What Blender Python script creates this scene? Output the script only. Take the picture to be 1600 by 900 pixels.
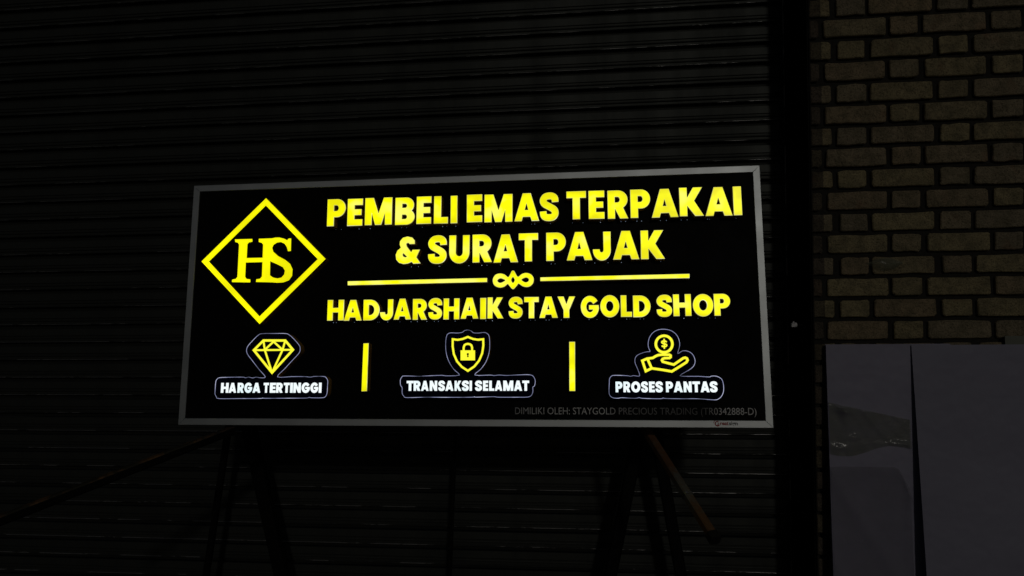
import bpy, bmesh, math, random
from mathutils import Vector, Matrix
from mathutils.geometry import tessellate_polygon

random.seed(11)
scene = bpy.context.scene
for o in list(bpy.data.objects):
    bpy.data.objects.remove(o, do_unlink=True)
C = scene.collection

# ------------------------------------------------------------------ camera
CAM_RIGHT = Vector((0.99409847, 0.10735405, -0.01559937))
CAM_UP = Vector((0.01550919, 0.00167486, 0.99987832))
CAM_FWD = Vector((-0.10736711, 0.99421944, 0.0))
cam_data = bpy.data.cameras.new('camera')
cam_data.sensor_width = 36.0
cam_data.lens = 1100.0 / 1600.0 * 36.0
cam_data.clip_start = 0.05
cam_data.clip_end = 500.0
cam = bpy.data.objects.new('camera', cam_data)
C.objects.link(cam)
rot = Matrix((CAM_RIGHT, CAM_UP, -CAM_FWD)).transposed()
cam.matrix_world = Matrix.Translation((0, 0, 1.45)) @ rot.to_4x4()
scene.camera = cam

# ------------------------------------------------------------------ light
LIGHT_DIR = Vector((-0.27, 1.0, -0.45)).normalized()      # the way the street light travels
to_sun = -LIGHT_DIR
world = bpy.data.worlds.new("World")
scene.world = world
world.use_nodes = True
wn = world.node_tree
bg = wn.nodes['Background']
sky = wn.nodes.new('ShaderNodeTexSky')
sky.sky_type = 'NISHITA'
sky.sun_disc = False
sky.sun_elevation = math.asin(to_sun.z)
sky.sun_rotation = math.atan2(to_sun.x, to_sun.y)
wn.links.new(sky.outputs[0], bg.inputs['Color'])
bg.inputs['Strength'].default_value = 0.0018
sun_data = bpy.data.lights.new('street_light', 'SUN')
sun_data.energy = 0.14
sun_data.angle = math.radians(3.0)
sun_data.color = (1.0, 0.95, 0.86)
sun = bpy.data.objects.new('street_light', sun_data)
sun.rotation_euler = LIGHT_DIR.to_track_quat('-Z', 'Y').to_euler()
sun.location = to_sun * 8
C.objects.link(sun)
scene.view_settings.view_transform = 'Standard'
scene.view_settings.look = 'None'
scene.view_settings.exposure = 0.0
scene.view_settings.gamma = 1.0
scene.render.resolution_x = 1024
scene.render.resolution_y = 576

# ------------------------------------------------------------------ materials
def new_mat(name):
    m = bpy.data.materials.new(name)
    m.use_nodes = True
    nt = m.node_tree
    return m, nt, nt.nodes['Principled BSDF']

def node(nt, kind, **kw):
    n = nt.nodes.new(kind)
    for k, v in kw.items():
        if k in n.inputs:
            n.inputs[k].default_value = v
        else:
            setattr(n, k, v)
    return n

def coords(nt, scale=(1, 1, 1), kind='Object'):
    tc = node(nt, 'ShaderNodeTexCoord')
    mp = node(nt, 'ShaderNodeMapping')
    mp.inputs['Scale'].default_value = scale
    nt.links.new(tc.outputs[kind], mp.inputs['Vector'])
    return mp.outputs['Vector']

def world_coords(nt, scale=(1, 1, 1)):
    g = node(nt, 'ShaderNodeNewGeometry')
    mp = node(nt, 'ShaderNodeMapping')
    mp.inputs['Scale'].default_value = scale
    nt.links.new(g.outputs['Position'], mp.inputs['Vector'])
    return mp.outputs['Vector']

def noise(nt, vec, scale, detail=4.0, rough=0.55):
    n = node(nt, 'ShaderNodeTexNoise')
    n.inputs['Scale'].default_value = scale
    n.inputs['Detail'].default_value = detail
    n.inputs['Roughness'].default_value = rough
    nt.links.new(vec, n.inputs['Vector'])
    return n.outputs['Fac']

def ramp(nt, fac, stops):
    r = node(nt, 'ShaderNodeValToRGB')
    e = r.color_ramp.elements
    while len(e) < len(stops):
        e.new(0.5)
    for el, (p, c) in zip(e, stops):
        el.position = p
        el.color = (c, c, c, 1) if isinstance(c, (int, float)) else (*c, 1)
    nt.links.new(fac, r.inputs['Fac'])
    return r.outputs['Color']

def mixc(nt, fac, a, b, mode='MIX'):
    m = node(nt, 'ShaderNodeMix', data_type='RGBA', blend_type=mode)
    for sock, v in ((m.inputs[0], fac), (m.inputs[6], a), (m.inputs[7], b)):
        if isinstance(v, (int, float)):
            sock.default_value = v
        elif isinstance(v, tuple):
            sock.default_value = (*v, 1)
        else:
            nt.links.new(v, sock)
    return m.outputs[2]

def bump(nt, bsdf, height, strength, dist):
    b = node(nt, 'ShaderNodeBump')
    b.inputs['Strength'].default_value = strength
    b.inputs['Distance'].default_value = dist
    nt.links.new(height, b.inputs['Height'])
    nt.links.new(b.outputs['Normal'], bsdf.inputs['Normal'])

def simple(name, col, rough=0.5, metal=0.0, nscale=60, namp=0.25, spec=0.5, bmp=0.1):
    m, nt, b = new_mat(name)
    v = world_coords(nt)
    n = noise(nt, v, nscale, 5)
    nt.links.new(mixc(nt, n, tuple(c * (1 - namp) for c in col), tuple(min(1, c * (1 + namp)) for c in col)), b.inputs['Base Color'])
    nt.links.new(ramp(nt, noise(nt, v, nscale * .3, 3), [(.3, rough * .85), (.7, min(1, rough * 1.15))]), b.inputs['Roughness'])
    b.inputs['Metallic'].default_value = metal
    b.inputs['Specular IOR Level'].default_value = spec
    if bmp:
        bump(nt, b, noise(nt, v, nscale * 3, 4), bmp, 0.001)
    return m

def emissive(name, lo, hi, hot, scale, strength=1.0, hot_at=(.58, .78), ends=False):
    """Back-lit acrylic: uneven LED light shows as paler patches."""
    m, nt, b = new_mat(name)
    v = world_coords(nt)
    n = noise(nt, v, scale, 2, .4)
    if ends:
        sp = node(nt, 'ShaderNodeSeparateXYZ')
        tc = node(nt, 'ShaderNodeTexCoord')
        nt.links.new(tc.outputs['Generated'], sp.inputs[0])
        e = ramp(nt, sp.outputs['Z'], [(0., 0.), (.22, .5), (.5, .62), (.80, .5), (1., 0.)])
        oi_ = node(nt, 'ShaderNodeObjectInfo')
        mx = node(nt, 'ShaderNodeMath', operation='MULTIPLY_ADD')
        nt.links.new(oi_.outputs['Random'], mx.inputs[0]); mx.inputs[1].default_value = .22
        nt.links.new(n, mx.inputs[2])
        ad = node(nt, 'ShaderNodeMath', operation='MULTIPLY_ADD')
        nt.links.new(e, ad.inputs[0]); ad.inputs[1].default_value = .42
        nt.links.new(mx.outputs[0], ad.inputs[2])
        sb = node(nt, 'ShaderNodeMath', operation='SUBTRACT')
        nt.links.new(ad.outputs[0], sb.inputs[0]); sb.inputs[1].default_value = .30
        n = sb.outputs[0]
    c1 = mixc(nt, ramp(nt, n, [(.30, 0.), (.5, 1.)]), lo, hi)
    c2 = mixc(nt, ramp(nt, n, [(hot_at[0], 0.), (hot_at[1], 1.)]), c1, hot)
    b.inputs['Base Color'].default_value = (0.3, 0.28, 0.05, 1)
    b.inputs['Roughness'].default_value = 0.3
    nt.links.new(c2, b.inputs['Emission Color'])
    b.inputs['Emission Strength'].default_value = strength
    return m

M = {}
M['yellow'] = emissive('lit_yellow_acrylic', (.84, .79, .0), (1.03, 1.01, .0), (1.1, 1.1, .16), 16.0, hot_at=(.56, .80), ends=True)
M['yellow_soft'] = emissive('lit_yellow_logo', (.76, .72, .0), (1.0, .97, .0), (1.02, 1.0, .0), 6.0)
M['yellow_icon'] = emissive('lit_yellow_film', (.98, .92, .02), (1.0, .98, .035), (1.0, 1.0, .07), 9.0)
M['white'] = emissive('lit_white_film', (.80, .95, 1.0), (.93, 1.02, 1.05), (1.0, 1.05, 1.08), 14.0)
M['rim'] = emissive('acrylic_rim', (.40, .38, .07), (.62, .62, .22), (.95, .98, .65), 22.0)
M['edge'] = emissive('light_leaking_edge', (.06, .07, .13), (.25, .27, .46), (.48, .50, .72), 26.0, hot_at=(.55, .7))
M['leak'] = emissive('led_light_leak', (.03, .04, .07), (.12, .16, .24), (.5, .55, .65), 90.0)
M['plate'] = emissive('black_film_painted_halo', (.0, .0, .0003), (.0, .0001, .0012), (.0, .0003, .0026), 14.0)  # faint blue emission added to the plate faces for the halo round white letters
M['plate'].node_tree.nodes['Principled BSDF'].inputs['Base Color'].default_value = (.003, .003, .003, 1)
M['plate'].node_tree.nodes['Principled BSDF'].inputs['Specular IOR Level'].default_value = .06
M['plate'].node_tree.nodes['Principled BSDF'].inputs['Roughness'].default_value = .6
M['return'] = simple('bronze_letter_return', (.50, .28, .055), .45, 0.0, 40, .3)
M['panel'] = simple('black_acrylic_panel', (.004, .004, .004), .6, 0, 25, .4, spec=.06, bmp=0)
M['steel_black'] = simple('black_painted_steel', (.005, .005, .005), .6, 0, 50, .5, spec=.1)
M['rubber'] = simple('black_rubber', (.012, .012, .012), .8, 0, 50, .3, spec=.2)
M['concrete'] = simple('concrete_lintel', (.10, .10, .10), .9, 0, 8, .3)
M['ink_black'] = simple('black_print', (.02, .02, .02), .6, 0, 80, .2)
M['ink_red'] = simple('red_print', (.50, .02, .02), .5, 0, 80, .2)
M['white_plastic'] = simple('white_plastic_clip', (.75, .75, .78), .35, 0, 80, .1)
M['screw'] = simple('zinc_screw', (.5, .5, .5), .35, 1.0, 80, .1)

# aluminium frame: brushed along its length, with scuffs
m, nt, b = new_mat('brushed_aluminium')
v = coords(nt)
g = noise(nt, coords(nt, (1, 1, 1)), 260, 3)
s = noise(nt, v, 7, 4)
nt.links.new(mixc(nt, s, (.66, .71, .73), (.80, .83, .84)), b.inputs['Base Color'])
b.inputs['Metallic'].default_value = 1.0
nt.links.new(ramp(nt, s, [(.3, .46), (.7, .56)]), b.inputs['Roughness'])
bump(nt, b, g, .12, .0008)
M['alu'] = m

# grey lettering: uneven reflection painted into the vinyl colour along the line
m, nt, b = new_mat('grey_vinyl_painted_sheen')
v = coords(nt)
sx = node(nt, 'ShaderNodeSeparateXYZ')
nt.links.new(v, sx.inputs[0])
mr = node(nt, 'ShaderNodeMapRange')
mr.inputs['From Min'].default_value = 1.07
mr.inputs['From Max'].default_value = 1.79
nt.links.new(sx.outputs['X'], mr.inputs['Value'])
sheen = ramp(nt, mr.outputs[0], [(0., .25), (.10, .8), (.38, 1.), (.46, .22), (.72, .03), (.80, .05), (.86, .9)])
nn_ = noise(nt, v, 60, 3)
nt.links.new(mixc(nt, sheen, (.06, .06, .06), mixc(nt, nn_, (.6, .6, .6), (.95, .95, .95))), b.inputs['Base Color'])
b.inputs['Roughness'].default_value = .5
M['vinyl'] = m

# roller shutter paint, with dust and streaks
m, nt, b = new_mat('dark_shutter_paint')
v = world_coords(nt, (1, 1, 1))
st = noise(nt, world_coords(nt, (9, 1, .8)), 1.2, 5)
dn = noise(nt, v, 70, 4)
base = mixc(nt, ramp(nt, st, [(.3, 0.), (.7, 1.)]), (.040, .044, .041), (.056, .061, .056))
base = mixc(nt, ramp(nt, dn, [(.45, 0.), (.75, .35)]), base, (.07, .066, .055))
nt.links.new(base, b.inputs['Base Color'])
nt.links.new(ramp(nt, st, [(.3, .66), (.7, .56)]), b.inputs['Roughness'])
b.inputs['Metallic'].default_value = .70
lowb = node(nt, 'ShaderNodeMath', operation='MULTIPLY_ADD')
nt.links.new(noise(nt, world_coords(nt, (3.5, 1, 16)), 1.0, 4), lowb.inputs[0])
lowb.inputs[1].default_value = 4.0
nt.links.new(dn, lowb.inputs[2])
bump(nt, b, lowb.outputs[0], .25, .0012)
M['shutter'] = m
# rolled edges of the slats: paint rubbed off to bare metal in long dashes
m, nt, b = new_mat('worn_slat_edge')
oi = node(nt, 'ShaderNodeObjectInfo')
off = node(nt, 'ShaderNodeVectorMath', operation='MULTIPLY_ADD')
nt.links.new(world_coords(nt, (2.3, 7, 7)), off.inputs[0])
off.inputs[1].default_value = (1, 1, 1)
cmb = node(nt, 'ShaderNodeCombineXYZ')
mul = node(nt, 'ShaderNodeMath', operation='MULTIPLY')
mul.inputs[1].default_value = 37.0
nt.links.new(oi.outputs['Random'], mul.inputs[0])
nt.links.new(mul.outputs[0], cmb.inputs[0])
nt.links.new(cmb.outputs[0], off.inputs[2])
wn_ = noise(nt, off.outputs[0], 1.6, 7, .72)
wear = ramp(nt, wn_, [(.50, 0.), (.55, 1.)])
nt.links.new(mixc(nt, wear, (.030, .032, .030), (.60, .60, .60)), b.inputs['Base Color'])
nt.links.new(ramp(nt, wear, [(.0, .5), (1., .36)]), b.inputs['Roughness'])
sepm = node(nt, 'ShaderNodeMath', operation='MULTIPLY')
nt.links.new(wear, sepm.inputs[0])
sepm.inputs[1].default_value = .9
nt.links.new(sepm.outputs[0], b.inputs['Metallic'])
M['slat_edge'] = m

# bricks: buff, each its own shade, pitted and dusty; darker strip along the door jamb
m, nt, b = new_mat('buff_brick')
v = world_coords(nt)
oi = node(nt, 'ShaderNodeObjectInfo')
tone = ramp(nt, oi.outputs['Random'], [(0., (.44, .37, .205)), (.3, (.38, .315, .18)), (.5, (.36, .30, .20)), (.75, (.40, .305, .185)), (1., (.31, .265, .185))])
blot = noise(nt, v, 26, 5, .6)
fine = noise(nt, v, 190, 5, .7)
c = mixc(nt, ramp(nt, blot, [(.38, .0), (.66, .65)]), tone, (.15, .135, .085))
c = mixc(nt, ramp(nt, fine, [(.34, .75), (.52, 0.)]), c, (.07, .06, .045))
c = mixc(nt, ramp(nt, noise(nt, v, 12, 3), [(.62, 0.), (.8, .5)]), c, (.26, .14, .08))
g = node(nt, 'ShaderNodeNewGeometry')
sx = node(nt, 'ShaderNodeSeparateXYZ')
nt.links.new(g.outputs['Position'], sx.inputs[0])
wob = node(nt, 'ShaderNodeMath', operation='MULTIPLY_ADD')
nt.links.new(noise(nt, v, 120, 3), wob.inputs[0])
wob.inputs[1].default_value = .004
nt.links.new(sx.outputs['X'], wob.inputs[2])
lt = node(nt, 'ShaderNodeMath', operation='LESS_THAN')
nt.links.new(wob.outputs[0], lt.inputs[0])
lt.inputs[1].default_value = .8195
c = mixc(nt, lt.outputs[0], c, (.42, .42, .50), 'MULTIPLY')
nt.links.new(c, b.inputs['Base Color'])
b.inputs['Roughness'].default_value = .95
b.inputs['Specular IOR Level'].default_value = .15
hb = node(nt, 'ShaderNodeMath', operation='MULTIPLY_ADD')
nt.links.new(fine, hb.inputs[0]); hb.inputs[1].default_value = .5
nt.links.new(noise(nt, v, 60, 4), hb.inputs[2])
bump(nt, b, hb.outputs[0], 1.0, .010)
M['brick'] = m
m, nt, b = new_mat('dark_mortar')
v = world_coords(nt)
nt.links.new(mixc(nt, noise(nt, v, 80, 5), (.010, .010, .009), (.040, .036, .028)), b.inputs['Base Color'])
b.inputs['Roughness'].default_value = 1.0
bump(nt, b, noise(nt, v, 150, 5), .9, .006)
M['mortar'] = m

# board faces
def board_mat(name, a, c2, rough):
    m, nt, b = new_mat(name)
    v = world_coords(nt)
    cc = mixc(nt, noise(nt, v, 3.2, 3), a, c2)
    cc = mixc(nt, ramp(nt, noise(nt, v, 38, 6, .7), [(.60, 0.), (.85, .30)]), cc, tuple(x * 1.5 for x in a))
    nt.links.new(cc, b.inputs['Base Color'])
    b.inputs['Roughness'].default_value = rough
    bump(nt, b, noise(nt, v, 5, 3), .5, .03)
    return m
M['board'] = board_mat('lilac_grey_board', (.29, .28, .38), (.36, .35, .46), .55)
M['board2'] = board_mat('grey_board', (.26, .255, .345), (.32, .315, .41), .6)
M['board3'] = board_mat('olive_grey_board', (.16, .17, .14), (.20, .21, .17), .7)
M['core'] = simple('foam_board_core', (.05, .05, .05), .9, 0, 90, .2)
m, nt, b = new_mat('clear_plastic_film')
v = world_coords(nt)
b.inputs['Base Color'].default_value = (.22, .24, .17, 1)
b.inputs['Roughness'].default_value = .22
nt.links.new(ramp(nt, noise(nt, v, 8, 4), [(.3, .34), (.7, .56)]), b.inputs['Alpha'])
b.inputs['Specular IOR Level'].default_value = .9
bump(nt, b, noise(nt, world_coords(nt, (1, 1, .35)), 34, 4), .55, .008)
M['film'] = m

# rust
def rust_mat(name, paint, lo, hi):
    m, nt, b = new_mat(name)
    v = world_coords(nt)
    r = mixc(nt, noise(nt, v, 46, 6, .7), (.06, .030, .014), (.19, .088, .032))
    k = ramp(nt, noise(nt, v, 13, 5, .65), [(lo, 0.), (hi, 1.)])
    nt.links.new(mixc(nt, k, r, paint), b.inputs['Base Color'])
    b.inputs['Roughness'].default_value = .75
    bump(nt, b, noise(nt, v, 220, 5), .4, .001)
    return m
M['rust'] = rust_mat('rusty_steel', (.12, .115, .095), .50, .62)
M['rust_dark'] = rust_mat('black_steel_rusting_on_top', (.012, .010, .006), .36, .52)

m, nt, b = new_mat('asphalt')
v = world_coords(nt)
nt.links.new(mixc(nt, noise(nt, v, 120, 6), (.03, .03, .03), (.07, .068, .065)), b.inputs['Base Color'])
b.inputs['Roughness'].default_value = .9
bump(nt, b, noise(nt, v, 160, 5), .6, .01)
M['asphalt'] = m

# ------------------------------------------------------------------ mesh helpers
def tag(o, label=None, cat=None, group=None, kind=None):
    for k, val in (('label', label), ('category', cat), ('group', group), ('kind', kind)):
        if val:
            o[k] = val
    return o

def link(name, verts, faces, mats, idx=None, parent=None, smooth=False, fix=True):
    me = bpy.data.meshes.new(name)
    me.from_pydata([tuple(v) for v in verts], [], faces)
    for mm in (mats if isinstance(mats, (list, tuple)) else [mats]):
        me.materials.append(mm)
    if idx:
        me.polygons.foreach_set('material_index', idx)
    if smooth:
        me.polygons.foreach_set('use_smooth', [True] * len(me.polygons))
    me.update()
    o = bpy.data.objects.new(name, me)
    C.objects.link(o)
    if parent:
        o.parent = parent
    return o

def thing(name, loc, label, cat, group=None):
    o = bpy.data.objects.new(name, None)
    o.empty_display_size = .1
    C.objects.link(o)
    o.location = loc
    return tag(o, label, cat, group)

class MB:
    """collects shapes into one mesh"""
    def __init__(s):
        s.v, s.f, s.i = [], [], []
    def add(s, verts, faces, mi=0):
        n = len(s.v)
        s.v += [tuple(v) for v in verts]
        s.f += [tuple(a + n for a in f) for f in faces]
        s.i += [mi] * len(faces)
    def box(s, a, b, mi=0, bev=0.0):
        x0, y0, z0 = a
        x1, y1, z1 = b
        s.hexa([(x0, y0, z0), (x1, y0, z0), (x1, y1, z0), (x0, y1, z0), (x0, y0, z1), (x1, y0, z1), (x1, y1, z1), (x0, y1, z1)], mi)
    def hexa(s, p, mi=0):
        s.add(p, [(3, 2, 1, 0), (4, 5, 6, 7), (0, 1, 5, 4), (1, 2, 6, 5), (2, 3, 7, 6), (3, 0, 4, 7)], mi)
    def bar(s, p, q, wx, wy, mi=0, upv=(0, 0, 1), bev=.003):
        """rectangular tube with chamfered edges from p to q"""
        p, q = Vector(p), Vector(q)
        d = (q - p).normalized()
        sx_ = d.cross(Vector(upv)).normalized()
        uz_ = sx_.cross(d).normalized()
        hx, hy = wx / 2, wy / 2
        prof = [(-hx + bev, -hy), (hx - bev, -hy), (hx, -hy + bev), (hx, hy - bev), (hx - bev, hy), (-hx + bev, hy), (-hx, hy - bev), (-hx, -hy + bev)]
        vs = [p + sx_ * a + uz_ * c for a, c in prof] + [q + sx_ * a + uz_ * c for a, c in prof]
        fs = [(i, (i + 1) % 8, 8 + (i + 1) % 8, 8 + i) for i in range(8)]
        fs += [tuple(range(7, -1, -1)), tuple(range(8, 16))]
        s.add(vs, fs, mi)
    def tube(s, p, q, r0, r1, mi=0, k=14):
        p, q = Vector(p), Vector(q)
        d = (q - p).normalized()
        a = d.orthogonal().normalized()
        b_ = d.cross(a)
        vs = []
        for c_, r in ((p, r0), (q, r1)):
            vs += [c_ + (a * math.cos(t) + b_ * math.sin(t)) * r for t in [2 * math.pi * i / k for i in range(k)]]
        fs = [(i, (i + 1) % k, k + (i + 1) % k, k + i) for i in range(k)]
        fs += [tuple(range(k - 1, -1, -1)), tuple(range(k, 2 * k))]
        s.add(vs, fs, mi)
    def build(s, name, mats, parent=None, smooth=False):
        return link(name, s.v, s.f, mats, s.i, parent, smooth)

# flat shapes on the sign: x = u, z = v, depth along -y (towards the street), all in metres
def area(p):
    return sum(p[i][0] * p[(i + 1) % len(p)][1] - p[(i + 1) % len(p)][0] * p[i][1] for i in range(len(p))) / 2

def grow(loop, k):
    """loop moved sideways by k (away from the material)"""
    n = len(loop)
    out = []
    for i in range(n):
        p, a, b_ = Vector(loop[i]), Vector(loop[i - 1]), Vector(loop[(i + 1) % n])
        d0, d1 = (p - a), (b_ - p)
        d0 = d0.normalized() if d0.length > 1e-7 else d1.normalized()
        d1 = d1.normalized() if d1.length > 1e-7 else d0
        n0, n1 = Vector((d0.y, -d0.x)), Vector((d1.y, -d1.x))
        m_ = n0 + n1
        m_ = m_.normalized() if m_.length > 1e-4 else n0
        out.append(tuple(p + m_ * k / max(.45, m_.dot(n0))))
    return out

def raised(mb, outer, holes, y_back, y_front, m_face=0, m_rim=1, m_side=2, rim=.0022, flare=0.0):
    loops = [outer if area(outer) > 0 else outer[::-1]] + [h if area(h) < 0 else h[::-1] for h in holes]
    wide = loops
    if flare:
        loops = [grow(l, -flare) for l in loops]
    allp = [p for l in loops for p in l]
    tris = tessellate_polygon([[Vector((x, z, 0)) for x, z in l] for l in loops])
    fs = []
    for t in tris:
        a, b_, c_ = (allp[i] for i in t)
        cr = (b_[0] - a[0]) * (c_[1] - a[1]) - (b_[1] - a[1]) * (c_[0] - a[0])
        fs.append(tuple(t) if cr > 0 else tuple(reversed(t)))      # faces the street (-y)
    mb.add([(x, -y_front, z) for x, z in allp], fs, m_face)
    levels = [(y_front, y_front - rim, m_rim), (y_front - rim, y_back, m_side)] if rim and y_front - y_back > rim * 2 else [(y_front, y_back, m_side)]
    for l0, lw in zip(loops, wide):
        n = len(l0)
        for q_, (ya, yb, mi) in enumerate(levels):
            mb.add([(x, -ya, z) for x, z in (l0 if q_ == 0 else lw)] + [(x, -yb, z) for x, z in lw],
                   [(i, n + i, n + (i + 1) % n, (i + 1) % n) for i in range(n)], mi)

def stroke(mb, pts, w, y_back, y_front, mi=0, closed=None, step=.00012):
    """a line of constant width with round joints, slightly proud"""
    if closed is None:
        closed = (Vector(pts[0]) - Vector(pts[-1])).length < 1e-5
    P = [Vector(p) for p in pts]
    if closed:
        P = P[:-1]
    n = len(P)
    L, R = [], []
    for i in range(n):
        d0 = (P[i] - P[i - 1]).normalized() if (i > 0 or closed) else (P[1] - P[0]).normalized()
        d1 = (P[(i + 1) % n] - P[i]).normalized() if (i < n - 1 or closed) else d0
        t = (d0 + d1)
        t = t.normalized() if t.length > 1e-6 else d0
        nn = Vector((-t.y, t.x))
        k = 1 / max(.55, nn.dot(Vector((-d0.y, d0.x))))
        L.append(P[i] + nn * w / 2 * k)
        R.append(P[i] - nn * w / 2 * k)
    if closed:
        m_ = n
        vs = [(p.x, -y_front, p.y) for p in L] + [(p.x, -y_front, p.y) for p in R] + [(p.x, -y_back, p.y) for p in L] + [(p.x, -y_back, p.y) for p in R]
        fs = []
        for i in range(m_):
            j = (i + 1) % m_
            fs += [(n + i, n + j, j, i), (i, j, 2 * n + j, 2 * n + i), (3 * n + i, 3 * n + j, n + j, n + i)]
        mb.add(vs, fs, mi)
    else:
        vs = [(p.x, -y_front, p.y) for p in L] + [(p.x, -y_front, p.y) for p in R] + [(p.x, -y_back, p.y) for p in L] + [(p.x, -y_back, p.y) for p in R]
        fs = []
        for i in range(n - 1):
            j = i + 1
            fs += [(n + i, n + j, j, i), (i, j, 2 * n + j, 2 * n + i), (3 * n + i, 3 * n + j, n + j, n + i)]
        fs += [(0, 2 * n, 3 * n, n), (n - 1, 2 * n - 1, 4 * n - 1, 3 * n - 1)]
        mb.add(vs, fs, mi)

# ------------------------------------------------------------------ glyphs of a heavy geometric capital alphabet (cap height 700)
def arc(cx, cy, rx, ry, a0, a1, n=12):
    return [(cx + rx * math.cos(math.radians(a0 + (a1 - a0) * i / n)), cy + ry * math.sin(math.radians(a0 + (a1 - a0) * i / n))) for i in range(n + 1)]

def catmull(pts, k=6, closed=False):
    P = [Vector(p) for p in pts]
    out = []
    n = len(P)
    rng = n if closed else n - 1
    for i in range(rng):
        p0 = P[(i - 1) % n] if (closed or i > 0) else P[0] * 2 - P[1]
        p1, p2 = P[i], P[(i + 1) % n]
        p3 = P[(i + 2) % n] if (closed or i + 2 < n) else P[-1] * 2 - P[-2]
        for j in range(k):
            t = j / k
            q = .5 * ((2 * p1) + (p2 - p0) * t + (2 * p0 - 5 * p1 + 4 * p2 - p3) * t * t + (3 * p1 - p0 - 3 * p2 + p3) * t ** 3)
            out.append((q.x, q.y))
    if not closed:
        out.append((P[-1].x, P[-1].y))
    return out

def offset_line(c, w0, w1=None):
    """outline of a thick smooth line"""
    P = [Vector(p) for p in c]
    n = len(P)
    L, R = [], []
    for i in range(n):
        d = (P[min(i + 1, n - 1)] - P[max(i - 1, 0)]).normalized()
        nn = Vector((-d.y, d.x))
        t = i / (n - 1)
        e = abs(2 * t - 1)
        w = w0 if w1 is None else w1 + (w0 - w1) * e
        L.append(tuple(P[i] + nn * w / 2))
        R.append(tuple(P[i] - nn * w / 2))
    return L + R[::-1]

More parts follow.
